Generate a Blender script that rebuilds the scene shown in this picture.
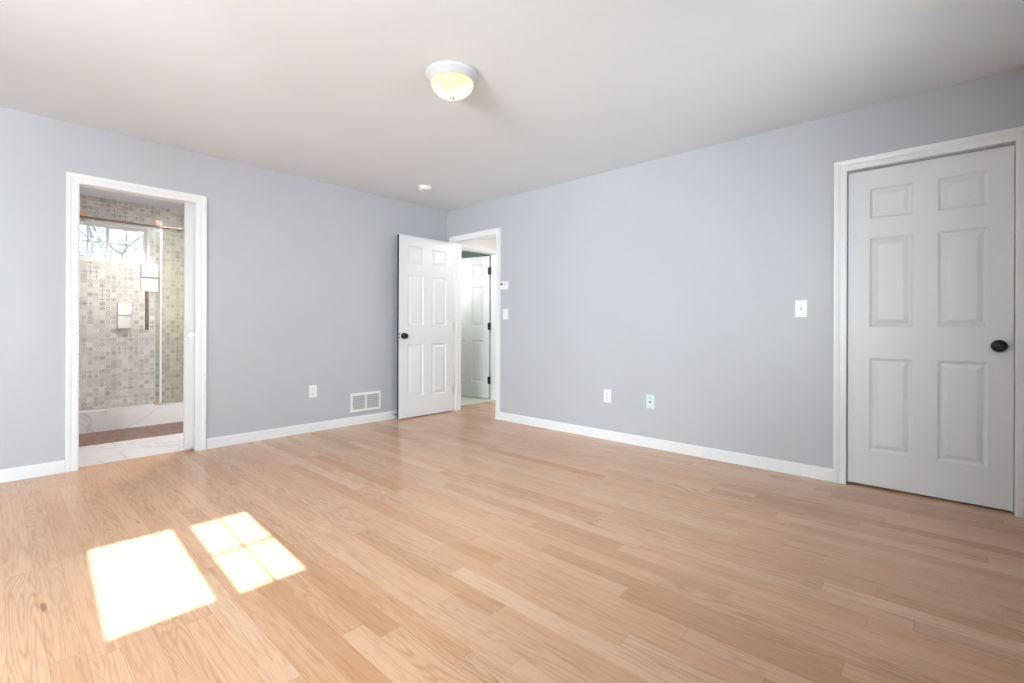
import bpy, bmesh, math, random
from mathutils import Vector, Matrix
R = math.radians
for o in list(bpy.data.objects): bpy.data.objects.remove(o)
sc = bpy.context.scene
COL = sc.collection

# ------------------------------------------------------------------ camera
cd = bpy.data.cameras.new('camera'); cam = bpy.data.objects.new('camera', cd); COL.objects.link(cam)
yaw, roll = 0.739025748, 0.00355887764
F = Vector((math.cos(yaw), math.sin(yaw), 0)); Rt = Vector((math.sin(yaw), -math.cos(yaw), 0)); Up = Vector((0, 0, 1))
R2 = Rt*math.cos(roll) + Up*math.sin(roll); U2 = Up*math.cos(roll) - Rt*math.sin(roll)
m = Matrix((R2, U2, -F)).transposed().to_4x4()
m.translation = Vector((-3.76253, -4.51486, 1.02176))
cam.matrix_world = m
cd.sensor_width = 36; cd.lens = 471.890828*36/1024; cd.shift_y = -14.515/1024
cd.clip_start = 0.02
sc.camera = cam

# ------------------------------------------------------------------ world, sun, daylight, exposure
sc.view_settings.view_transform = 'Standard'; sc.view_settings.look = 'None'
sc.view_settings.exposure = 0.42; sc.view_settings.gamma = 1; sc.view_settings.use_curve_mapping = False
w = bpy.data.worlds.new('sky'); sc.world = w; w.use_nodes = True
bg = w.node_tree.nodes['Background']; bg.inputs[0].default_value = (0.80, 0.90, 1.0, 1); bg.inputs[1].default_value = 1.1
SUN_E, WEST_E, SOUTH_E, SOUTH_LEFT_E = 34, 320, 36, 170
def light(name, kind, loc, e, color=(1, 1, 1), rot=(0, 0, 0), **kw):
    l = bpy.data.lights.new(name, kind); l.energy = e; l.color = color
    for k, v in kw.items(): setattr(l, k, v)
    o = bpy.data.objects.new(name, l); o.location = loc; o.rotation_euler = rot; COL.objects.link(o); return o
sun = light('sun', 'SUN', (-3, -9, 6), SUN_E, (1, .97, .93), angle=.008)
sun.rotation_euler = Vector((.05, 1, -.50)).to_track_quat('-Z', 'Y').to_euler()
# area lights added as sky daylight, just outside the invented west and south windows
light('added_west_daylight', 'AREA', (-6.62, -3.85, 1.45), WEST_E, (.88, .945, 1), (0, R(-84), 0), shape='RECTANGLE', size=1.3, size_y=1.7)
light('added_south_daylight', 'AREA', (-1.3, -5.25, 1.4), SOUTH_E, (.88, .945, 1), (R(78), 0, 0), shape='RECTANGLE', size=1.2, size_y=1.3)
light('added_south_left_daylight', 'AREA', (-5.15, -5.25, 1.4), SOUTH_LEFT_E, (.88, .945, 1), (R(84), 0, 0), shape='RECTANGLE', size=1.45, size_y=1.3)
light('bathroom_fill', 'AREA', (-2.2, .75, 2.38), 21, (1, .95, .92), shape='DISK', size=.32)  # unseen fill light added to brighten the bathroom
light('shower_fill', 'AREA', (-2.75, 1.80, 2.41), 12, (1, .95, .93), shape='DISK', size=.2, spread=R(110))  # added fill over the shower, lifts the tile wall
light('hall_fill', 'POINT', (.5, -1.1, 2.1), 17, (1, .95, .88), shadow_soft_size=.12)  # added unseen fill for the hall and the far door
light('green_room_fill', 'POINT', (.38, .8, 1.7), 10, (1, .97, .96), shadow_soft_size=.15)  # added unseen fill that lights the green room

# ------------------------------------------------------------------ node helpers
class NT:
    def __init__(s, name):
        s.m = bpy.data.materials.new(name); s.m.use_nodes = True; s.t = s.m.node_tree
        s.b = s.t.nodes['Principled BSDF']; s.out = s.t.nodes['Material Output']
    def n(s, typ, **kw):
        x = s.t.nodes.new(typ)
        for k, v in kw.items(): setattr(x, k, v)
        return x
    def set(s, sock, v):
        if isinstance(v, bpy.types.NodeSocket): s.t.links.new(v, sock)
        elif v is not None: sock.default_value = v
    def math(s, op, a, b=None, c=None, clamp=False):
        x = s.n('ShaderNodeMath', operation=op, use_clamp=clamp)
        for i, v in enumerate((a, b, c)):
            if v is not None: s.set(x.inputs[i], v)
        return x.outputs[0]
    def comb(s, x, y, z=0.0):
        c = s.n('ShaderNodeCombineXYZ')
        for i, v in enumerate((x, y, z)): s.set(c.inputs[i], v)
        return c.outputs[0]
    def noise(s, vec, scale, detail=2, rough=.5, dist=0):
        x = s.n('ShaderNodeTexNoise'); s.set(x.inputs['Vector'], vec)
        x.inputs['Scale'].default_value = scale; x.inputs['Detail'].default_value = detail
        x.inputs['Roughness'].default_value = rough; x.inputs['Distortion'].default_value = dist
        return x.outputs['Fac']
    def white(s, vec):
        x = s.n('ShaderNodeTexWhiteNoise', noise_dimensions='3D'); s.set(x.inputs['Vector'], vec); return x.outputs['Value']
    def ramp(s, fac, stops, interp='LINEAR'):
        x = s.n('ShaderNodeValToRGB'); r = x.color_ramp; r.interpolation = interp
        while len(r.elements) < len(stops): r.elements.new(.5)
        for e, (p, c) in zip(r.elements, stops): e.position = p; e.color = (*c, 1)
        s.set(x.inputs[0], fac); return x.outputs[0]
    def mix(s, fac, a, b, mode='MIX'):
        x = s.n('ShaderNodeMix', data_type='RGBA', blend_type=mode)
        s.set(x.inputs[0], fac)
        for i, v in ((6, a), (7, b)):
            if isinstance(v, tuple): v = (*v[:3], 1)
            s.set(x.inputs[i], v)
        return x.outputs[2]
    def xyz(s):
        g = s.n('ShaderNodeNewGeometry'); q = s.n('ShaderNodeSeparateXYZ'); s.t.links.new(g.outputs['Position'], q.inputs[0])
        return g.outputs['Position'], q.outputs[0], q.outputs[1], q.outputs[2]
    def bump(s, h, strength=.2, dist=.002):
        x = s.n('ShaderNodeBump'); x.inputs['Strength'].default_value = strength; x.inputs['Distance'].default_value = dist
        s.set(x.inputs['Height'], h); s.t.links.new(x.outputs[0], s.b.inputs['Normal'])
    def fin(s, color=None, rough=None, metal=None, spec=None):
        if isinstance(color, tuple): color = (*color[:3], 1)
        s.set(s.b.inputs['Base Color'], color); s.set(s.b.inputs['Roughness'], rough)
        s.set(s.b.inputs['Metallic'], metal); s.set(s.b.inputs['Specular IOR Level'], spec)
        return s.m

def paint(name, col, rough=.5, var=.02, bscale=90, bs=.08):
    t = NT(name); p, x, y, z = t.xyz()
    nz = t.noise(p, 1.7, 3)
    lo = tuple(c*(1-var) for c in col); hi = tuple(c*(1+var) for c in col)
    t.bump(t.noise(p, bscale, 3), bs, .001)
    return t.fin(t.ramp(nz, [(.3, lo), (.7, hi)]), rough)
def metal(name, col, rough=.3):
    t = NT(name); p, *_ = t.xyz()
    return t.fin(col, t.math('MULTIPLY_ADD', t.noise(p, 60), .1, rough-.05), 1.0)

def mat_wood():
    t = NT('oak_strip_floor'); p, x, y, z = t.xyz()
    u = t.math('DIVIDE', t.math('ADD', x, 2.99+.0825*200), .0825)
    row = t.math('FLOOR', u); fu = t.math('FRACT', u)
    r1 = t.white(t.comb(row, 3.1)); r2 = t.white(t.comb(row, 9.7))
    L = t.math('MULTIPLY_ADD', r2, .7, .75)
    v = t.math('DIVIDE', t.math('ADD', y, t.math('MULTIPLY_ADD', r1, 3.0, 20)), L)
    seg = t.math('FLOOR', v); fv = t.math('FRACT', v)
    a = t.white(t.comb(row, seg, 1.3)); b = t.white(t.comb(row, seg, 5.9)); c = t.white(t.comb(row, seg, 8.2))
    base = t.ramp(a, [(0, (.56, .308, .17)), (.06, (.605, .348, .20)), (.25, (.655, .392, .238)), (.55, (.68, .412, .256)), (.88, (.695, .432, .275)), (1, (.73, .48, .315))])
    tint = t.ramp(b, [(0, (1.0, .97, .93)), (.5, (1, 1, 1)), (1, (.985, 1.0, 1.01))])
    base = t.mix(.8, base, tint, 'MULTIPLY')
    # fine long grain
    gv = t.comb(t.math('MULTIPLY', x, 230), t.math('MULTIPLY_ADD', y, 5, t.math('MULTIPLY', c, 40)), t.math('MULTIPLY', row, .37))
    g1 = t.noise(gv, 1.0, 4, .6)
    # cathedral figure: contour lines of a slow noise
    cv = t.comb(t.math('MULTIPLY', x, 13), t.math('MULTIPLY_ADD', y, 1.0, t.math('MULTIPLY', b, 50)), t.math('MULTIPLY', a, 30))
    n2 = t.noise(cv, 1.0, 1, .4, .3)
    rings = t.math('SINE', t.math('MULTIPLY', n2, 125))
    rings = t.math('POWER', t.math('MULTIPLY_ADD', rings, .5, .5), 2.5)
    rings = t.math('MULTIPLY', rings, t.math('MULTIPLY_ADD', t.noise(gv, 1.2, 2), .5, .4))
    amt = t.math('MULTIPLY', t.math('SUBTRACT', c, .35, clamp=True), 1.5)
    col = t.mix(t.math('MULTIPLY', rings, amt), base, (.44, .27, .16))
    gm = t.ramp(g1, [(.30, (.93, .90, .87)), (.5, (1, 1, 1)), (.7, (1.0, 1.0, 1.0))])
    col = t.mix(.5, col, gm, 'MULTIPLY')
    # mid-size darker bands along each board
    mv = t.comb(t.math('MULTIPLY', x, 85), t.math('MULTIPLY_ADD', y, 5.0, t.math('MULTIPLY', a, 60)), t.math('MULTIPLY', b, 9))
    col = t.mix(.8, col, t.ramp(t.noise(mv, 1.0, 4, .6, .8), [(.30, (.80, .72, .64)), (.50, (1, 1, 1)), (.72, (1.04, 1.06, 1.08))]), 'MULTIPLY')
    # brown streaks running with a few boards
    sv = t.comb(t.math('MULTIPLY', x, 38), t.math('MULTIPLY', y, 1.3), 4.0)
    st = t.ramp(t.noise(sv, 1.0, 2), [(.66, (0, 0, 0)), (.80, (1, 1, 1))])
    col = t.mix(t.math('MULTIPLY', st, .6), col, (.43, .26, .14))
    # knots / mineral streaks, small and rare
    kv = t.comb(t.math('MULTIPLY', x, 26), t.math('MULTIPLY', y, 4.0), 7.0)
    kn = t.ramp(t.noise(kv, 1.0, 1), [(.77, (0, 0, 0)), (.84, (1, 1, 1))])
    col = t.mix(t.math('MULTIPLY', kn, .75), col, (.20, .10, .05))
    # seams
    eu = t.math('MINIMUM', fu, t.math('SUBTRACT', 1.0, fu)); ev = t.math('MULTIPLY', t.math('MINIMUM', fv, t.math('SUBTRACT', 1.0, fv)), L)
    su = t.math('LESS_THAN', eu, .0085); sv2 = t.math('LESS_THAN', ev, .0009)
    sm = t.math('MAXIMUM', su, sv2)
    rs = t.white(t.comb(row, 2.2)); sm2 = t.math('MULTIPLY', sm, t.math('MULTIPLY_ADD', t.math('POWER', rs, 3.0), .55, .22))
    col = t.mix(sm2, col, (.24, .13, .07))
    h = t.math('SUBTRACT', t.math('MULTIPLY', t.noise(p, 3.0, 2), .5), t.math('MULTIPLY', sm, .5))
    t.bump(h, .12, .001)
    ro = t.math('MULTIPLY_ADD', t.noise(p, 2.0, 2), .08, .20)
    return t.fin(col, ro, spec=.38)

def mat_tile():
    t = NT('patchwork_mosaic_tile'); p, x, y, z = t.xyz()
    S = .050
    hcoord = t.math('ADD', x, y)            # back wall varies in x, side walls in y
    u = t.math('DIVIDE', t.math('ADD', hcoord, 20), S); v = t.math('DIVIDE', t.math('ADD', z, .013), S)
    cu = t.math('FLOOR', u); cv = t.math('FLOOR', v)
    a = t.white(t.comb(cu, cv, .5)); b = t.white(t.comb(cu, cv, 3.5))
    fu = t.math('ABSOLUTE', t.math('SUBTRACT', t.math('FRACT', u), .5)); fv = t.math('ABSOLUTE', t.math('SUBTRACT', t.math('FRACT', v), .5))
    base = t.ramp(a, [(0, (.78, .72, .69)), (.2, (.70, .65, .63)), (.36, (.75, .71, .70)), (.55, (.80, .76, .74)), (.72, (.64, .59, .57)), (.84, (.72, .62, .59)), (.95, (.53, .49, .48))], 'CONSTANT')
    d = t.math('SQRT', t.math('ADD', t.math('MULTIPLY', fu, fu), t.math('MULTIPLY', fv, fv)))
    ring = t.math('LESS_THAN', t.math('ABSOLUTE', t.math('SUBTRACT', d, .30)), .06)
    disc = t.math('LESS_THAN', d, .13)
    dia = t.math('LESS_THAN', t.math('ABSOLUTE', t.math('SUBTRACT', t.math('ADD', fu, fv), .36)), .06)
    cross = t.math('LESS_THAN', t.math('MINIMUM', fu, fv), .07)
    stripe = t.math('LESS_THAN', t.math('ABSOLUTE', t.math('SINE', t.math('MULTIPLY', fv, 22))), .35)
    def sel(lo, hi): return t.math('MULTIPLY', t.math('GREATER_THAN', b, lo), t.math('LESS_THAN', b, hi))
    pat = t.math('MULTIPLY', ring, sel(.0, .22))
    for q, lo, hi in ((disc, .08, .22), (dia, .3, .45), (cross, .45, .56), (stripe, .56, .68)):
        pat = t.math('MAXIMUM', pat, t.math('MULTIPLY', q, sel(lo, hi)))
    col = t.mix(t.math('MULTIPLY', pat, .85), base, (.25, .22, .21))
    col = t.mix(t.math('MULTIPLY', t.noise(p, 25, 3), .3), col, (.70, .66, .62))
    g = t.math('GREATER_THAN', t.math('MAXIMUM', fu, fv), .475)
    col = t.mix(t.math('MULTIPLY', g, .5), col, (.62, .58, .55))
    t.bump(t.math('SUBTRACT', 1.0, g), .3, .001)
    return t.fin(col, .22)

def mat_marble(name, tile=None, gloss=.15):
    t = NT(name); p, x, y, z = t.xyz()
    n1 = t.noise(p, 1.3, 4, .55, 1.2)
    v = t.math('ABSOLUTE', t.math('SUBTRACT', n1, .5))
    vein = t.ramp(v, [(0, (.62, .63, .66)), (.008, (.78, .78, .79)), (.03, (.86, .86, .855)), (1, (.88, .875, .865))])
    col = t.mix(t.math('MULTIPLY', t.noise(p, 4, 4), .35), vein, (.74, .75, .77))
    if tile:
        k = t.math('FRACT', t.math('DIVIDE', t.math('ADD', y, 9.63), .30))
        row = t.math('FLOOR', t.math('DIVIDE', t.math('ADD', y, 9.63), .30))
        off = t.math('MULTIPLY', t.math('MODULO', row, 2.0), .30)
        j = t.math('FRACT', t.math('DIVIDE', t.math('ADD', t.math('ADD', x, 9.07), off), .60))
        g = t.math('MAXIMUM', t.math('LESS_THAN', k, .012), t.math('LESS_THAN', j, .007))
        col = t.mix(t.math('MULTIPLY', g, .7), col, (.45, .44, .43))
    return t.fin(col, gloss)

def mat_glass(name, tint=(.97, .99, .98), refl=1.0):
    t = NT(name); t.t.nodes.remove(t.b)
    tr = t.n('ShaderNodeBsdfTransparent'); tr.inputs[0].default_value = (*tint, 1)
    gl = t.n('ShaderNodeBsdfGlossy'); gl.inputs[0].default_value = (refl, refl, refl, 1); gl.inputs['Roughness'].default_value = .01
    fr = t.n('ShaderNodeFresnel'); fr.inputs[0].default_value = 1.5
    mx = t.n('ShaderNodeMixShader'); t.t.links.new(fr.outputs[0], mx.inputs[0]); t.t.links.new(tr.outputs[0], mx.inputs[1]); t.t.links.new(gl.outputs[0], mx.inputs[2])
    t.t.links.new(mx.outputs[0], t.out.inputs[0]); return t.m

def mat_rug():
    t = NT('brown_rug_pile'); p, x, y, z = t.xyz()
    n1 = t.noise(p, 14, 4, .6); n2 = t.noise(p, 220, 2)
    col = t.ramp(n1, [(.3, (.20, .125, .105)), (.6, (.30, .20, .17)), (.8, (.36, .25, .20))])
    col = t.mix(t.math('MULTIPLY', n2, .5), col, (.38, .27, .22))
    t.bump(t.math('ADD', n2, n1), .8, .01)
    return t.fin(col, .95)

M_WALL = paint('blue_grey_wall_paint', (.515, .528, .563), .45, .012)
M_CEIL = paint('white_ceiling_paint', (.79, .83, .875), .8, .012)
M_TRIM = paint('white_trim_paint', (.85, .855, .87), .32, .008, 40, .03)
M_DOOR = paint('white_door_paint', (.78, .785, .80), .38, .008, 60, .03)
M_HALL = paint('white_hall_paint', (.82, .81, .80), .6)
M_GREEN = paint('mint_green_wall_paint', (.64, .77, .68), .6)
M_GFLOOR = paint('pale_green_carpet', (.72, .75, .62), .9, .06)
M_WOOD = mat_wood(); M_TILE = mat_tile()
M_MARB = mat_marble('white_marble_slab'); M_MTILE = mat_marble('marble_floor_tile', True, .2)
M_GLASS = mat_glass('clear_pane'); M_SGLASS = mat_glass('clear_shower_glass', (.95, .97, .96)); M_GGLASS = mat_glass('green_tinted_shower_glass', (.87, .89, .83))
M_GEDGE = paint('pale_glass_edge', (.80, .88, .88), .15)
M_BLACK = paint('matt_black_metal', (.004, .004, .004), .5)
M_DARK = paint('dark_grey_edge', (.05, .05, .055), .5)
M_CHROME = metal('polished_chrome', (.80, .80, .80), .15)
M_NICKEL = metal('brushed_nickel', (.70, .69, .68), .32)
M_BRONZE = metal('brushed_bronze', (.30, .22, .17), .3)
M_BRASS = metal('warm_brass', (.70, .42, .24), .3)
M_PLAST = paint('white_plastic', (.86, .86, .85), .35)
M_CYAN = paint('pale_blue_plastic', (.68, .80, .83), .35)
M_PAN = paint('satin_grey_white_pan', (.58, .575, .60), .22)
M_VENTIN = paint('grey_vent_metal', (.60, .60, .60), .4)
M_VENTBACK = paint('dark_vent_interior', (.26, .26, .26), .6)
M_SEAL = paint('pale_seal_strip', (.70, .76, .77), .25)
M_NICKEL2 = metal('satin_aluminium', (.92, .92, .93), .35)
M_RUG = mat_rug()
M_BARK = paint('grey_bark', (.17, .17, .20), .9, .2)
M_SNOW = paint('snowy_ground', (.85, .87, .9), .9, .02)
M_VINYL = paint('white_vinyl', (.90, .905, .91), .4)
def mat_bowl():
    t = NT('frosted_glass_bowl'); t.t.nodes.remove(t.b); p, *_ = t.xyz()
    tr = t.n('ShaderNodeBsdfTranslucent'); c = t.ramp(t.noise(p, 14, 3), [(.35, (.95, .80, .50)), (.65, (1, .90, .66))]); t.t.links.new(c, tr.inputs[0])
    gl = t.n('ShaderNodeBsdfGlossy'); gl.inputs['Roughness'].default_value = .2
    mx = t.n('ShaderNodeMixShader'); mx.inputs[0].default_value = .06
    t.t.links.new(tr.outputs[0], mx.inputs[1]); t.t.links.new(gl.outputs[0], mx.inputs[2]); t.t.links.new(mx.outputs[0], t.out.inputs[0]); return t.m
M_BOWL = mat_bowl()
def mat_reflection():  # see-through white for the added reflection box
    t = NT('translucent_reflection_white'); p, *_ = t.xyz()
    m_ = t.fin((.9, .9, .9), .2); t.b.inputs['Alpha'].default_value = .62; return m_
M_REFLECTION = mat_reflection()

# ------------------------------------------------------------------ mesh helpers
def link(name, bm, mat, parent=None, smooth=False, bevel=0):
    me = bpy.data.meshes.new(name)
    bmesh.ops.recalc_face_normals(bm, faces=bm.faces)
    bm.to_mesh(me); bm.free()
    for mt in (mat if isinstance(mat, (list, tuple)) else [mat]): me.materials.append(mt)
    o = bpy.data.objects.new(name, me); COL.objects.link(o)
    if smooth:
        for f in me.polygons: f.use_smooth = True
    if parent: o.parent = parent
    if bevel:
        b = o.modifiers.new('bevel', 'BEVEL'); b.width = bevel; b.segments = 2; b.limit_method = 'ANGLE'
    return o
def tag(o, label=None, cat=None, group=None, kind=None):
    if label: o['label'] = label
    if cat: o['category'] = cat
    if group: o['group'] = group
    if kind: o['kind'] = kind
    return o
def empty(name, loc=(0, 0, 0), rz=0):
    o = bpy.data.objects.new(name, None); o.empty_display_size = .05; COL.objects.link(o); o.location = loc; o.rotation_euler = (0, 0, rz); return o
def box(bm, x0, x1, y0, y1, z0, z1):
    vs = [bm.verts.new(p) for p in ((x0, y0, z0), (x1, y0, z0), (x1, y1, z0), (x0, y1, z0), (x0, y0, z1), (x1, y0, z1), (x1, y1, z1), (x0, y1, z1))]
    for f in ((3, 2, 1, 0), (4, 5, 6, 7), (0, 1, 5, 4), (1, 2, 6, 5), (2, 3, 7, 6), (3, 0, 4, 7)): bm.faces.new([vs[i] for i in f])
def B(*boxes):
    bm = bmesh.new()
    for b in boxes: box(bm, *b)
    return bm
def tube(bm, pts, rad, n=10):
    rings = []
    pts = [Vector(p) for p in pts]
    for i, p in enumerate(pts):
        d = (pts[min(i+1, len(pts)-1)] - pts[max(i-1, 0)]).normalized()
        a = d.orthogonal().normalized(); b = d.cross(a)
        if rings:                      # keep the frame steady
            a = (pa - d*pa.dot(d)).normalized(); b = d.cross(a)
        pa = a
        r = rad[i] if isinstance(rad, (list, tuple)) else rad
        rings.append([bm.verts.new(p + (a*math.cos(t) + b*math.sin(t))*r) for t in [2*math.pi*k/n for k in range(n)]])
    for q, s in zip(rings, rings[1:]):
        for k in range(n): bm.faces.new((q[k], q[(k+1) % n], s[(k+1) % n], s[k]))
    bm.faces.new(rings[0][::-1]); bm.faces.new(rings[-1])
def lathe(bm, prof, org, axis, n=40, close=True):
    """prof: (radius, distance along axis)"""
    ax = Vector(axis).normalized(); a = ax.orthogonal().normalized(); b = ax.cross(a); org = Vector(org)
    rings = []
    for r, h in prof:
        if r < 1e-6: rings.append([bm.verts.new(org + ax*h)])
        else: rings.append([bm.verts.new(org + ax*h + (a*math.cos(t) + b*math.sin(t))*r) for t in [2*math.pi*k/n for k in range(n)]])
    for q, s in zip(rings, rings[1:]):
        for k in range(n):
            k2 = (k+1) % n
            if len(q) == 1 and len(s) == 1: continue
            if len(q) == 1: bm.faces.new((q[0], s[k2], s[k]))
            elif len(s) == 1: bm.faces.new((q[k], q[k2], s[0]))
            else: bm.faces.new((q[k], q[k2], s[k2], s[k]))
def LM(u, n, z): return (u, -n, z)          # on the wall with the bathroom door
def RM(u, n, z): return (-n, u, z)          # on the wall with the closet door
def casing(name, MP, u0, u1, zt, wd, label, parent=None, n0=0, flip=False):
    prof = [(0, 0), (0, .009), (.006, .0115), (.028, .0125), (.034, .0105), (.042, .015), (.058, .018), (wd, .018), (wd, 0)]
    bm = bmesh.new(); st = []
    for k in range(4):
        row = []
        for q, t in prof:
            t = n0 + (-t if flip else t)
            u = (u0-q) if k < 2 else (u1+q); z = 0 if k in (0, 3) else zt+q
            row.append(bm.verts.new(MP(u, t, z)))
        st.append(row)
    for a, b in zip(st, st[1:]):
        for i in range(len(prof)-1): bm.faces.new((a[i], a[i+1], b[i+1], b[i]))
    bm.faces.new(st[0]); bm.faces.new(st[-1])
    return tag(link(name, bm, M_TRIM, parent), label, 'door casing', kind='structure')
def baseboard(name, MP, u0, u1, label, h=.085):
    bm = bmesh.new(); prof = [(0, 0), (.013, 0), (.013, h-.012), (.009, h-.003), (.005, h), (0, h)]
    a = [bm.verts.new(MP(u0, n, z)) for n, z in prof]; b = [bm.verts.new(MP(u1, n, z)) for n, z in prof]
    for i in range(len(prof)): j = (i+1) % len(prof); bm.faces.new((a[i], a[j], b[j], b[i]))
    bm.faces.new(a); bm.faces.new(b[::-1])
    return tag(link(name, bm, M_TRIM), label, 'baseboard', kind='structure')

# ------------------------------------------------------------------ room shell
def struct(name, bm, mat, label, cat, bevel=0): return tag(link(name, bm, mat, bevel=bevel), label, cat, kind='structure')
H = 2.44
struct('floor', B((-6.4, 2.2, -5.05, .08, -.06, 0)), M_WOOD, 'light oak strip floor of the bedroom and hall', 'floor')
struct('floor_bathroom', B((-3.6, -1.8, .08, 2.5, -.06, 0)), M_MTILE, 'white veined marble tile floor inside the bathroom', 'floor')
struct('floor_green_room', B((.0, 2.3, .08, 3.2, -.06, 0)), M_GFLOOR, 'pale green floor of the room beyond the hall', 'floor')
struct('ceiling', B((-6.55, 2.35, -5.2, 3.3, H, H+.1)), M_CEIL, 'plain white ceiling with a dome lamp', 'ceiling')
# left wall (y = 0) with the bathroom opening
struct('wall_left', B((-6.4, -3.375, 0, .12, 0, H), (-2.635, .0, 0, .12, 0, H), (-3.375, -2.635, 0, .12, 2.075, H)), M_WALL, 'blue grey wall with the bathroom doorway', 'wall')
# right wall (x = 0) with the hall door and the closet door
struct('wall_right', B((0, .12, -.109, .0, 0, H), (0, .12, -4.034, -.866, 0, H), (0, .12, -5.05, -4.830, 0, H), (0, .12, -.866, -.109, 2.068, H), (0, .12, -4.830, -4.034, 2.068, H)), M_WALL, 'blue grey wall with light switch and closed closet door', 'wall')
# rear wall with the slider window; other rear and west openings invented for daylight
struct('wall_rear', B((-6.55, -5.9, -5.2, -5.05, 0, H), (-4.4, -3.697, -5.2, -5.05, 0, H), (-5.9, -4.4, -5.2, -5.05, 0, .75), (-5.9, -4.4, -5.2, -5.05, 2.05, H),
    (-3.697, -2.950, -5.2, -5.05, 0, 1.231), (-3.697, -2.950, -5.2, -5.05, 1.773, H), (-2.950, -1.96, -5.2, -5.05, 0, H), (-.7, .9, -5.2, -5.05, 0, H), (-1.96, -.7, -5.2, -5.05, 0, .75), (-1.96, -.7, -5.2, -5.05, 2.05, H)), M_WALL, 'wall behind the camera with the small sunny slider window', 'wall')
struct('wall_west', B((-6.55, -6.4, -5.05, -4.75, 0, H), (-6.55, -6.4, -2.95, .12, 0, H), (-6.55, -6.4, -4.75, -2.95, 0, .8), (-6.55, -6.4, -4.75, -2.95, 2.1, H)), M_WALL, 'wall to the left of the camera with an added wide window', 'wall')
struct('wall_shade_return', B((-4.3, -4.05, -5.05, -3.8, 0, H)), M_WALL, 'invented short return wall left of the camera that shades the near corner', 'wall')  # added out of view to shade the near end of the right wall
struct('wall_closet', B((.75, .9, -5.05, -3.8, 0, H), (.12, .9, -3.8, -3.7, 0, H), (.12, .75, -5.05, -3.8, -.06, -.002)), M_HALL, 'inside of the closet behind the closed door', 'wall')
struct('wall_hall_end', B((.12, 2.2, -2.7, -2.6, 0, H)), M_HALL, 'white end wall of the hall', 'wall')
struct('wall_hall_right', B((2.2, 2.3, -2.7, .07, 0, H)), M_HALL, 'white far side wall of the hall', 'wall')
struct('wall_hall_left', B((.12, .167, .07, .19, 0, H), (.973, 2.3, .07, .19, 0, H), (.167, .973, .07, .19, 2.058, H)), M_HALL, 'white hall wall holding the second doorway', 'wall')
struct('wall_green_room', B((-.1, 0, .12, 3.3, 0, H), (2.2, 2.3, .19, 3.2, 0, H), (0, 2.3, 3.2, 3.3, 0, H)), M_GREEN, 'mint green walls of the room past the hall', 'wall')
struct('wall_bathroom_back', B((-3.55, -3.28, 2.38, 2.5, 0, H), (-2.53, -1.78, 2.38, 2.5, 0, H), (-3.28, -2.53, 2.38, 2.5, 0, 1.728), (-3.28, -2.53, 2.38, 2.5, 2.172, H)), M_TILE, 'patchwork tiled back wall of the shower', 'wall')
struct('wall_bathroom_left', B((-3.55, -3.43, .12, 2.38, 0, H)), M_TILE, 'tiled side wall of the bathroom nearer the camera side', 'wall')
struct('wall_bathroom_right', B((-1.90, -1.78, .12, 2.38, 0, H)), M_TILE, 'tiled side wall at the right end of the shower', 'wall')

baseboard('baseboard_left', LM, -6.4, -3.430, 'white baseboard left of the bathroom doorway')
baseboard('baseboard_left_far', LM, -2.575, -.013, 'white baseboard between bathroom doorway and corner')
baseboard('baseboard_right', RM, -3.983, -.914, 'white baseboard under the outlets on the right wall')
baseboard('baseboard_right_near', RM, -5.05, -4.881, 'short white baseboard past the closet door')

# ------------------------------------------------------------------ six panel leaf
def leaf(name, w_, h, parent, t=.035, z0=.012):
    """local: x 0..w, y 0..t (front is y=0, facing -y), z z0..z0+h"""
    s = w_/.75
    xs = [0, .113*s, .325*s, .437*s, .650*s, w_]
    zs = [z0, .233, .83, 1.031, 1.601, 1.724, 1.919, z0+h]
    bm = bmesh.new()
    def quad(ps, y, sg): bm.faces.new([bm.verts.new((px, y, pz)) for px, pz in ps])
    for sg, y0 in ((1, 0.0), (-1, t)):
        for i in range(5):
            for j in range(7):
                x0, x1, a, b = xs[i], xs[i+1], zs[j], zs[j+1]
                if i in (1, 3) and j in (1, 3, 5):
                    steps = [(0, 0), (.003, .002), (.011, .0095), (.016, .0115), (.021, .0115), (.044, .0030), (.047, .0026)]
                    rg = []
                    for ins, dp in steps:
                        y = y0 + sg*dp
                        rg.append([bm.verts.new(q) for q in ((x0+ins, y, a+ins), (x1-ins, y, a+ins), (x1-ins, y, b-ins), (x0+ins, y, b-ins))])
                    for q, r_ in zip(rg, rg[1:]):
                        for k in range(4): bm.faces.new((q[k], q[(k+1) % 4], r_[(k+1) % 4], r_[k]))
                    bm.faces.new(rg[-1])
                else: quad(((x0, a), (x1, a), (x1, b), (x0, b)), y0, sg)
    zt = z0+h
    for f in (((0, 0, z0), (0, t, z0), (0, t, zt), (0, 0, zt)), ((w_, 0, z0), (w_, t, z0), (w_, t, zt), (w_, 0, zt)), ((0, 0, z0), (w_, 0, z0), (w_, t, z0), (0, t, z0)), ((0, 0, zt), (w_, 0, zt), (w_, t, zt), (0, t, zt))):
        bm.faces.new([bm.verts.new(p) for p in f])
    bmesh.ops.remove_doubles(bm, verts=bm.verts, dist=1e-5)
    return link(name, bm, M_DOOR, parent)
def knob(parent, x, z, y=0, sg=-1, name='door_knob'):
    bm = bmesh.new()
    lathe(bm, [(0, 0), (.034, 0), (.034, .005), (.030, .009), (.016, .011), (.013, .022), (.018, .027), (.028, .033), (.031, .041), (.029, .050), (.018, .055), (0, .056)], (x, y, z), (0, sg, 0))
    return link(name, bm, M_BLACK, parent, smooth=True)
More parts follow.
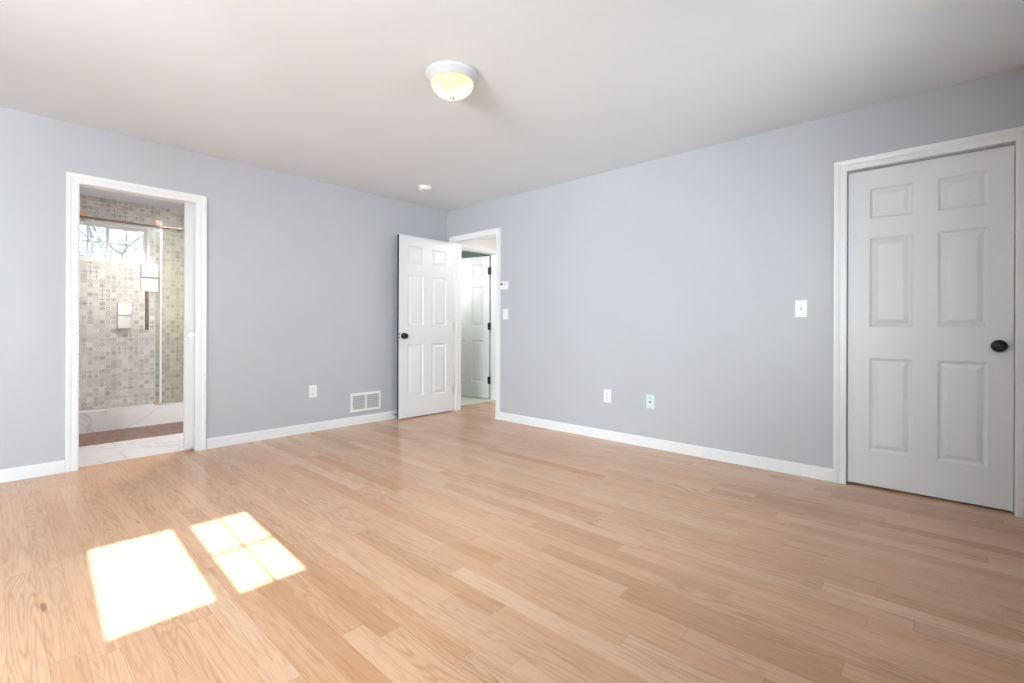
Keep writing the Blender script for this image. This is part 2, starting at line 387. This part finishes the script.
def hinge(parent, x, y, z, mat, hh=.09, name='hinge', pl=None):
    bm = bmesh.new(); tube(bm, [(x, y, z-hh/2), (x, y, z+hh/2)], .0065, 12); tube(bm, [(x, y, z-hh/2-.006), (x, y, z-hh/2)], .004, 8); tube(bm, [(x, y, z+hh/2), (x, y, z+hh/2+.006)], .004, 8)
    for b in (pl or ()): box(bm, *b)
    return link(name, bm, mat, parent)
def jamb(MP, u0, u1, zt, depth, label, stop=None, n=0):
    """lining of an opening; u0<u1 are the clear edges, depth goes into the wall"""
    bm = bmesh.new(); th = .018
    def bx(ua, ub, na, nb, za, zb):
        p, q = MP(ua, na, za), MP(ub, nb, zb)
        box(bm, min(p[0], q[0]), max(p[0], q[0]), min(p[1], q[1]), max(p[1], q[1]), za, zb)
    bx(u0-th, u0, n, n-depth, 0, zt+th); bx(u1, u1+th, n, n-depth, 0, zt+th); bx(u0, u1, n, n-depth, zt, zt+th)
    if stop:
        a, b = stop
        bx(u0, u0+.011, -a, -b, 0, zt); bx(u1-.011, u1, -a, -b, 0, zt); bx(u0+.011, u1-.011, -a, -b, zt-.011, zt)
    return tag(link('trim_jamb', bm, M_TRIM), label, 'door frame', kind='structure')

# closet door (right), recessed 3.5 cm, opens away
casing('trim_closet_casing', RM, -4.812, -4.052, 2.050, .068, 'white moulded casing around the closed closet door')
jamb(RM, -4.812, -4.052, 2.050, .12, 'white jamb lining the closet doorway', stop=(.0715, .085))
d = tag(empty('door_1', (.035, -4.055, 0), R(-90)), 'closed white six panel closet door with black knob', 'door', kind='structure')
leaf('leaf', .754, 2.026, d); knob(d, .697, .925)

# bedroom door, swung open against the left wall
casing('trim_hall_casing', RM, -.848, -.127, 2.050, .066, 'white casing around the doorway to the hall')
jamb(RM, -.848, -.127, 2.050, .12, 'white jamb of the doorway to the hall', stop=(.04, .053))
d = tag(empty('door_2', (-.790, -.137, 0), R(-.6)), 'white six panel bedroom door standing open near the corner', 'door', kind='structure')
lf = leaf('leaf', .765, 2.022, d)
tag(link('edge_strip', B((-.0025, 0, .002, .033, .014, 2.030)), M_DARK, d), 'dark lock edge of the door')
knob(d, .060, .920); 
bm = B((.004, .013, -.004, 0, .932, .948), (.004, .013, -.004, 0, .892, .908)); tag(link('latch_plate', bm, M_BLACK, d, bevel=.001), 'two small black latch marks beside the knob')
for z in (.27, 1.03, 1.80): hinge(d, .770, -.002, z, M_NICKEL, pl=[(.755, .770, -.001, .001, z-.045, z+.045)])

# hall doorway with the second door ajar into the green room
HM = lambda u, n, z: (u, .07-n, z)
casing('trim_green_room_casing', HM, .185, .955, 2.040, .066, 'white casing of the second doorway across the hall')
jamb(HM, .185, .955, 2.040, .12, 'white jamb of the second doorway')
hx, hy = .938, .198; th = math.atan2(-.985, .17); wl = .755
d = tag(empty('door_3', (hx-.17*wl, hy+.985*wl, 0), th), 'white six panel door ajar beyond the hall with black hinges', 'door', kind='structure')
leaf('leaf', wl-.011, 2.012, d)
for z in (.27, 1.03, 1.81): tag(hinge(d, wl+.002, -.004, z, M_BLACK, .10, pl=[(wl-.030, wl+.002, -.003, .001, z-.05, z+.05), (wl+.002, wl+.022, -.006, -.002, z-.05, z+.05)]), 'black butt hinge')

# bathroom pocket doorway
casing('trim_bathroom_casing', LM, -3.362, -2.645, 2.025, .066, 'white casing around the bathroom doorway')
bm = B((-3.375, -3.357, 0, .12, 0, 2.045), (-3.357, -2.653, 0, .028, 2.03, 2.06), (-3.357, -2.653, .080, .12, 2.03, 2.06), (-3.375, -2.635, 0, .12, 2.06, 2.075),
       (-2.653, -2.635, 0, .028, 0, 2.06), (-2.653, -2.635, .080, .12, 0, 2.06))
struct('trim_pocket_frame', bm, M_TRIM, 'white split frame of the bathroom pocket door', 'door frame')
d = tag(empty('door_4', (-2.72, .036, 0)), 'white pocket door pulled a hand width out of its slot', 'door', kind='structure')
link('leaf', B((0, .083, 0, .036, .02, 2.055)), M_DOOR, d, bevel=.002)
bm = bmesh.new(); lathe(bm, [(0, 0), (.020, 0), (.020, .004), (.015, .006), (.006, .006), (.005, .016), (0, .017)], (.045, 0, .945), (0, -1, 0)); box(bm, .035, .062, -.018, -.011, .942, .950)
tag(link('pull', bm, M_CHROME, d, smooth=False), 'small chrome privacy pull')

# ------------------------------------------------------------------ windows
def slider(name, MP, u0, u1, z0, z1, label, um=None, ms=.026, grids=(1, 1)):
    """two-sash horizontal slider with 2x2 grids; n runs into the room, frame sits in the wall"""
    w_ = tag(empty(name), label, 'window', kind='structure')
    def bx(bm, ua, ub, na, nb, za, zb):
        p, q = MP(ua, na, za), MP(ub, nb, zb)
        box(bm, min(p[0], q[0]), max(p[0], q[0]), min(p[1], q[1]), max(p[1], q[1]), za, zb)
    bm = bmesh.new(); f = .028
    bx(bm, u0, u0+f, -.10, .004, z0, z1); bx(bm, u1-f, u1, -.10, .004, z0, z1); bx(bm, u0+f, u1-f, -.10, .004, z0, z0+f); bx(bm, u0+f, u1-f, -.10, .004, z1-f, z1)
    link('window_frame', bm, M_VINYL, w_)
    um = um or (u0+u1)/2
    for a, b, nn, gr, sa, sb in ((u0+f, um+.012, -.03, grids[0], .026, ms), (um-.012, u1-f, -.06, grids[1], ms, .026)):
        s = .026; bm = bmesh.new()
        bx(bm, a, a+sa, nn-.022, nn, z0+f, z1-f); bx(bm, b-sb, b, nn-.022, nn, z0+f, z1-f)
        a, b = a+sa-s, b-sb+s
        bx(bm, a+s, b-s, nn-.022, nn, z0+f, z0+f+s); bx(bm, a+s, b-s, nn-.022, nn, z1-f-s, z1-f)
        sash = link('sash', bm, M_VINYL, w_)
        bm = bmesh.new(); c = (a+b)/2; zc = (z0+z1)/2; g = .0065
        bx(bm, c-g, c+g, nn-.016, nn-.008, z0+f+s, z1-f-s); bx(bm, a+s, b-s, nn-.016, nn-.008, zc-g, zc+g)
        if gr: link('muntin', bm, M_VINYL, sash)
        else: bm.free()
        bm = bmesh.new(); bx(bm, a+s, b-s, nn-.014, nn-.011, z0+f+s, z1-f-s); link('pane', bm, M_GLASS, sash)
    return w_
BW = lambda u, n, z: (u, 2.38-n, z)
slider('window_1', BW, -3.28, -2.53, 1.728, 2.172, 'white slider window with grids high in the shower wall')
SW = lambda u, n, z: (u, -5.05+n, z)
slider('window_2', SW, -3.697, -2.950, 1.231, 1.773, 'white slider window that throws the sun patches', um=-3.2945, ms=.052, grids=(0, 1))
def hung(name, MP, u0, u1, z0, z1, label, cols=2):
    w_ = tag(empty(name), label, 'window', kind='structure')
    def bx(bm, ua, ub, na, nb, za, zb):
        p, q = MP(ua, na, za), MP(ub, nb, zb)
        box(bm, min(p[0], q[0]), max(p[0], q[0]), min(p[1], q[1]), max(p[1], q[1]), za, zb)
    bm = bmesh.new(); f = .03
    bx(bm, u0, u0+f, -.1, .004, z0, z1); bx(bm, u1-f, u1, -.1, .004, z0, z1); bx(bm, u0+f, u1-f, -.1, .03, z0, z0+f); bx(bm, u0+f, u1-f, -.1, .004, z1-f, z1)
    link('window_frame', bm, M_VINYL, w_)
    zm = (z0+z1)/2; k = (u1-u0-2*f)/cols
    for i in range(cols):
        a, b = u0+f+k*i, u0+f+k*(i+1)
        for za, zb, nn in ((z0+f, zm+.015, -.03), (zm-.015, z1-f, -.06)):
            s = .03; bm = bmesh.new()
            bx(bm, a, a+s, nn-.02, nn, za, zb); bx(bm, b-s, b, nn-.02, nn, za, zb); bx(bm, a+s, b-s, nn-.02, nn, za, za+s); bx(bm, a+s, b-s, nn-.02, nn, zb-s, zb)
            sash = link('sash', bm, M_VINYL, w_)
            bm = bmesh.new(); bx(bm, a+s, b-s, nn-.012, nn-.009, za+s, zb-s); link('pane', bm, M_GLASS, sash)
    return w_
WW = lambda u, n, z: (-6.4+n, u, z)
hung('added_window_3', WW, -4.75, -2.95, .8, 2.1, 'invented wide white double hung window left of the camera, added for daylight')  # invented opening that lets in the west daylight

hung('added_window_5', SW, -5.9, -4.4, .75, 2.05, 'invented white double hung window past the added return wall, for daylight')  # invented opening, brings daylight onto the left wall
hung('added_window_4', SW, -1.96, -.7, .75, 2.05, 'invented white double hung window to the right behind the camera, added for daylight')  # invented opening for more daylight from the rear

# ------------------------------------------------------------------ ceiling lamp and smoke detector
lx, ly = -2.03, -2.475
lamp = tag(empty('ceiling_light', (lx, ly, H)), 'flush mount ceiling lamp with glowing frosted glass bowl and white pan', 'ceiling light')
bm = bmesh.new(); lathe(bm, [(0, 0), (.145, 0), (.150, .006), (.150, .016), (.143, .024), (.136, .028), (.128, .044), (.120, .050), (.112, .050), (.110, .044), (0, .040)], (0, 0, 0), (0, 0, -1), 64)
pan = link('pan', bm, M_PAN, lamp, smooth=True)
bm = bmesh.new(); pr = [(.118*math.cos(a), .046+.082*math.sin(a)) for a in [R(k) for k in range(0, 91, 6)]]
pr[-1] = (0, pr[-1][1]); lathe(bm, pr, (0, 0, 0), (0, 0, -1), 64)
tag(link('glass_bowl', bm, M_BOWL, lamp, smooth=True), 'glowing frosted glass bowl')
bm = bmesh.new(); lathe(bm, [(0, .122), (.014, .127), (.018, .131), (.014, .136), (.006, .140), (.008, .147), (.004, .156), (0, .157)], (0, 0, 0), (0, 0, -1), 24)
link('finial', bm, M_NICKEL, lamp, smooth=True)
for dx, dy in ((.030, -.034), (-.034, .030)):
    bm = bmesh.new(); lathe(bm, [(0, 0), (.010, 0), (.012, .010), (.022, .028), (.022, .040), (.014, .050), (0, .054)], (dx, dy, -.042), (0, 0, -1), 16)
    t = NT('lit_bulb'); t.t.nodes.remove(t.b); e = t.n('ShaderNodeEmission'); e.inputs[0].default_value = (1, .82, .56, 1); e.inputs[1].default_value = 9; t.t.links.new(e.outputs[0], t.out.inputs[0])
    link('bulb', bm, t.m, lamp, smooth=True)

sd = tag(empty('smoke_detector', (-.818, -.633, H)), 'small round white smoke detector on the ceiling near the corner', 'smoke detector')
bm = bmesh.new(); lathe(bm, [(0, 0), (.070, 0), (.070, .008), (.064, .010), (.062, .026), (.052, .034), (.030, .036), (0, .036)], (0, 0, 0), (0, 0, -1), 40)
link('body', bm, M_PLAST, sd, smooth=False)
bm = bmesh.new(); lathe(bm, [(0, .036), (.016, .036), (.015, .040), (0, .041)], (0, 0, 0), (0, 0, -1), 20); link('test_button', bm, M_VENTIN, sd)

# ------------------------------------------------------------------ wall plates
def place(root, MP, u, z):
    """local: x to the viewer's right, y into the wall, z up"""
    if MP is LM: root.location = (u, 0, z)
    else: root.location = (0, u, z); root.rotation_euler = (0, 0, R(-90))
def plate(root, w_=.075, h=.118, mat=None):
    return link('plate', B((-w_/2, w_/2, -.006, 0, -h/2, h/2)), mat or M_PLAST, root, bevel=.0025)
def outlet(MP, u, z, label):
    r = tag(empty('wall_outlet'), label, 'outlet', 'outlets low on the bedroom walls'); plate(r)
    for dz in (.0195, -.0195):
        f = link('socket', B((-.017, .017, -.0085, -.005, dz-.0145, dz+.0145)), M_PLAST, r, bevel=.003)
        link('slots', B((-.0085, -.0055, -.0089, -.008, dz-.002, dz+.007), (.0055, .0085, -.0089, -.008, dz-.002, dz+.006), (-.002, .002, -.0089, -.008, dz-.010, dz-.006)), M_DARK, f)
    place(r, MP, u, z); return r
def switch(MP, u, z, label, rocker=False):
    r = tag(empty('light_switch'), label, 'light switch', 'light switches on the right wall'); plate(r)
    if rocker: link('rocker', B((-.016, .016, -.010, -.005, -.033, .033)), M_PLAST, r, bevel=.002)
    else:
        bm = bmesh.new(); box(bm, -.005, .005, -.007, -.005, -.012, .012); box(bm, -.004, .004, -.018, -.006, .000, .008)
        link('toggle', bm, M_VENTIN, r, bevel=.001)
    for dz in (.046, -.046) if rocker else (.03, -.03):
        bm = bmesh.new(); lathe(bm, [(0, .006), (.0028, .006), (.0022, .0074), (0, .0076)], (0, 0, dz), (0, -1, 0), 10); link('screw', bm, M_NICKEL, r)
    place(r, MP, u, z); return r
outlet(LM, -1.676, .390, 'white outlet on the left wall beside the floor vent')
outlet(RM, -2.266, .398, 'white outlet on the right wall, left of the pale blue jack plate')
r = tag(empty('jack_plate'), 'pale blue jack plate right of the white outlet on the right wall', 'jack plate')
plate(r, mat=M_CYAN)
for dz in (.035, -.002, -.036): link('jack', B((-.010, .008, -.0075, -.005, dz-.006, dz+.006)), M_DARK if abs(dz) < .01 else M_VENTIN, r, bevel=.001)
place(r, RM, -2.683, .391)
switch(RM, -3.794, 1.155, 'white toggle light switch left of the closet door')
switch(RM, -.992, 1.160, 'small white rocker light switch below the thermostat', True)
r = tag(empty('thermostat'), 'small white thermostat beside the hall doorway above a switch', 'thermostat')
link('body', B((-.062, .062, -.026, 0, -.046, .046)), M_PLAST, r, bevel=.004)
link('display', B((-.046, -.014, -.0275, -.026, .008, .028)), M_DARK, r); link('button', B((.006, .030, -.0275, -.026, .010, .026)), M_VENTIN, r)
place(r, RM, -.984, 1.472)

# floor-level vent
r = tag(empty('air_vent'), 'white rectangular louvred return vent above the left baseboard', 'vent')
W2, H2 = .175, .097
link('vent_frame', B((-W2, -W2+.022, -.010, 0, -H2, H2), (W2-.022, W2, -.010, 0, -H2, H2), (-W2+.022, W2-.022, -.010, 0, H2-.024, H2), (-W2+.022, W2-.022, -.010, 0, -H2, -H2+.024), (-.008, .008, -.010, 0, -H2+.024, H2-.024)), M_PLAST, r, bevel=.0015)
link('backing', B((-W2+.02, W2-.02, -.0015, -.0002, -H2+.02, H2-.02)), M_VENTBACK, r)
for k in range(8):
    z = -H2+.034 + k*.0185; bm = bmesh.new()
    for a, b in ((-W2+.022, -.008), (.008, W2-.022)):
        vs = [bm.verts.new(q) for q in ((a, -.009, z-.004), (b, -.009, z-.004), (b, -.002, z+.006), (a, -.002, z+.006), (a, -.009, z-.0025), (b, -.009, z-.0025), (b, -.002, z+.0075), (a, -.002, z+.0075))]
        for f in ((0, 1, 2, 3), (4, 5, 6, 7), (0, 1, 5, 4), (2, 3, 7, 6), (0, 3, 7, 4), (1, 2, 6, 5)): bm.faces.new([vs[i] for i in f])
    link('slat', bm, M_VENTIN, r)
r.location = (-1.106, 0, .229)

# door stop
r = tag(empty('door_stop', (-.785, -.013, .052)), 'small spring door stop on the baseboard with black tip', 'door stop')
bm = bmesh.new(); lathe(bm, [(0, 0), (.011, 0), (.011, .004), (.005, .006)] + [((.0052 if i % 2 else .0038), .008+.003*i) for i in range(15)] + [(0, .052)], (0, 0, 0), (0, -1, 0), 14)
link('spring', bm, M_NICKEL, r)
bm = bmesh.new(); lathe(bm, [(0, .050), (.008, .050), (.0085, .062), (.006, .067), (0, .068)], (0, 0, 0), (0, -1, 0), 16); link('tip', bm, M_BLACK, r)

# ------------------------------------------------------------------ bathroom
struct('trim_shower_curb', B((-3.43, -1.90, 1.43, 1.55, 0, .205)), M_MARB, 'white marble curb at the foot of the shower glass', 'shower curb', bevel=.004)
struct('trim_shower_floor', B((-3.43, -1.90, 1.55, 2.38, 0, .04)), M_MARB, 'white marble shower floor behind the curb', 'shower floor')
# rug with a soft uneven pile
random.seed(4)
bm = bmesh.new(); nx, ny = 90, 44; x0, x1, y0, y1 = -3.40, -2.395, .845, 1.405
from mathutils import noise as mn
top = {}
for i in range(nx+1):
    for j in range(ny+1):
        x = x0+(x1-x0)*i/nx; y = y0+(y1-y0)*j/ny
        e = min(i, nx-i, j, ny-j)
        z = .016*min(1, (e/2.0)**.5 if e else .15) + .005*mn.noise(Vector((x*60, y*60, 1))) + .003*mn.noise(Vector((x*9, y*9, 3)))
        jx = .004*mn.noise(Vector((x*40, y*40, 9))) if e == 0 else 0
        top[i, j] = bm.verts.new((x+jx, y+jx, max(.003, z)))
for i in range(nx):
    for j in range(ny): bm.faces.new((top[i, j], top[i+1, j], top[i+1, j+1], top[i, j+1]))
bd = [top[i, 0] for i in range(nx)] + [top[nx, j] for j in range(ny)] + [top[i, ny] for i in range(nx, 0, -1)] + [top[0, j] for j in range(ny, 0, -1)]
lo = [bm.verts.new((v.co.x, v.co.y, .0005)) for v in bd]
for k in range(len(bd)): k2 = (k+1) % len(bd); bm.faces.new((bd[k], bd[k2], lo[k2], lo[k]))
bm.faces.new(lo)
tag(link('bath_rug', bm, M_RUG, smooth=True), 'brown bath rug lying along the marble shower curb', 'rug')
# rail
r = tag(empty('shower_rail', (-3.43, 1.478, 2.046)), 'thin bronze rail carrying the sliding shower glass', 'shower rail')
bm = bmesh.new(); tube(bm, [(0, 0, 0), (1.53, 0, 0)], .0105, 14); link('bar', bm, M_BRONZE, r, smooth=True)
for x in (.010, 1.520): bm = bmesh.new(); tube(bm, [(x-.009, 0, 0), (x+.009, 0, 0)], .022, 18); link('wall_flange', bm, M_BRONZE, r)
for x in (.985,): bm = bmesh.new(); tube(bm, [(x-.012, 0, 0), (x+.012, 0, 0)], .017, 16); link('stop_collar', bm, M_BRONZE, r)
# sliding panel: hangs behind the rail
r = tag(empty('shower_door', (-3.26, 1.500, .222)), 'clear sliding glass shower door hung on two rollers', 'shower door')
link('glass_panel', B((0, .662, 0, .008, 0, 1.90)), M_SGLASS, r)
tag(link('seal_strip', B((.658, .676, -.002, .010, 0, 1.90)), M_SEAL, r), 'pale translucent seal strip along the glass edge')
for k, x in enumerate((.058, .636)):
    mt = (M_BRASS, M_BRONZE)[k]
    bm = bmesh.new(); lathe(bm, [(0, 0), (.026, 0), (.026, .008), (.019, .010), (.019, .016), (.026, .018), (.026, .026), (0, .026)], (x, -.007, 1.862), (0, -1, 0), 24); rl = link('roller', bm, mt, r)
    bm = bmesh.new(); lathe(bm, [(0, 0), (.016, 0), (.016, .012), (0, .013)], (x, -.001, 1.79), (0, -1, 0), 20); link('clamp_disc', bm, M_CHROME, rl)
    link('hanger', B((x-.008, x+.008, -.0065, -.0005, 1.79, 1.865)), mt, rl)
bm = bmesh.new()
for y in (-.045, .053): tube(bm, [(.552, y, .757), (.552, y, 1.32)], .0065, 12)
for z in (.80, 1.28): tube(bm, [(.552, -.045, z), (.552, .053, z)], .007, 10)
tag(link('handle', bm, M_BRONZE, r, smooth=True), 'bronze tubular pull handle')
# white boxes added above the handle in place of a bright window reflection
r = tag(empty('reflection_boxes', (-2.708, 1.440, 1.37)), 'white translucent boxes standing in for a window reflection above the shower door handle', 'glass_reflection')
link('lower_box', B((-.066, .066, -.052, -.048, 0, .128), (-.066, .066, 0, .004, 0, .128), (-.066, -.062, -.048, 0, 0, .128), (.062, .066, -.048, 0, 0, .128), (-.062, .062, -.048, 0, 0, .004)), M_PLAST, r, bevel=.001)
link('upper_box', B((-.066, .066, -.052, -.048, .140, .270), (-.066, .066, 0, .004, .140, .270), (-.066, -.062, -.048, 0, .140, .270), (.062, .066, -.048, 0, .140, .270), (-.062, .062, -.048, 0, .140, .144)), M_REFLECTION, r, bevel=.001)
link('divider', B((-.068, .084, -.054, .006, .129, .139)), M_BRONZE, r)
# fixed panel
r = tag(empty('shower_screen', (-2.635, 1.530, .2055)), 'fixed green tinted glass panel at the right of the shower', 'glass panel')
link('glass_panel', B((0, .733, 0, .008, 0, 1.85)), M_GGLASS, r)
link('glass_edge', B((-.004, 0, 0, .008, 0, 1.85)), M_GEDGE, r)
link('base_clamp', B((-.018, .030, -.010, 0, 0, .030)), M_BRASS, r, bevel=.002)
r = tag(link('shower_threshold', B((-3.425, -2.66, 1.432, 1.499, .205, .222)), M_NICKEL2, bevel=.003), 'polished metal strip along the top of the marble curb', 'threshold')
# white panel with a mid bar, added as a window reflection by the tiles
r = tag(empty('reflection_panel', (-2.766, 2.38, .99)), 'small bright white panel standing in for a window reflection at the shower tile wall', 'wall_reflection')
link('white_half', B((-.0625, .0625, -.05, -.0005, 0, .138)), M_PLAST, r, bevel=.004); link('white_half', B((-.0625, .0625, -.05, -.0005, .148, .288)), M_PLAST, r, bevel=.004)
link('mid_bar', B((-.058, .058, -.03, -.0003, .1385, .1475)), M_VENTIN, r)

# ------------------------------------------------------------------ outside
M_SUNBLOCK = paint('sun_block_grey', (.62, .64, .66), .7)  # for the two added sun blockers
struct('wall_sun_block_left', B((-8.5, -4.15, -8.6, -7.0, -.4, 3.3), (-8.6, -4.12, -8.7, -6.93, 3.3, 3.42)), M_SUNBLOCK, 'unseen pale block added to keep the sun out of the added left rear window', 'wall')  # added out of view, blocks sun at the left rear window
struct('wall_sun_block_right', B((-2.92, .8, -8.6, -7.0, -.4, 3.3), (-2.95, .9, -8.7, -6.93, 3.3, 3.42)), M_SUNBLOCK, 'unseen pale block added to keep the sun out of the added right rear window', 'wall')  # added out of view, blocks sun at the right rear window
tag(link('ground', B((-40, 40, 2.6, 60, -.5, -.4)), M_SNOW), 'snowy ground beyond the bathroom window', 'ground', kind='structure')
def tree(x, y, seed, h, label):
    rnd = random.Random(seed); bm = bmesh.new()
    def grow(p, d, L, r_, lv):
        pts = [p]; q = p; dd = d
        for k in range(4):
            dd = (dd + Vector((rnd.uniform(-.22, .22), rnd.uniform(-.22, .22), rnd.uniform(-.12, .16)))).normalized(); q = q + dd*L/4; pts.append(q)
        tube(bm, pts, [r_*(1-.16*k) for k in range(5)], 5 if lv else 8)
        if lv >= 4: return
        for k in range(5 if lv == 0 else 4):
            b = pts[rnd.choice((1, 2, 3, 4, 4))] if lv else pts[1+k % 4]
            a = rnd.uniform(0, 6.28); nd = (dd*.5 + Vector((math.cos(a), math.sin(a), rnd.uniform(-.1, .55)))).normalized()
            grow(b, nd, L*rnd.uniform(.5, .75), r_*.5, lv+1)
    grow(Vector((0, 0, 0)), Vector((0, 0, 1)), h, .07, 0)
    o = link('bare_tree', bm, M_BARK); o.location = (x, y, -.4); tag(o, label, 'tree', 'bare trees outside the bathroom window'); return o
tree(-2.55, 7.2, 3, 3.4, 'bare grey tree outside the right half of the bathroom window')
tree(-2.75, 4.7, 8, 2.0, 'bare grey tree closest to the bathroom window at the left')
tree(-2.0, 9.5, 14, 3.8, 'bare grey tree farther back outside the bathroom window')
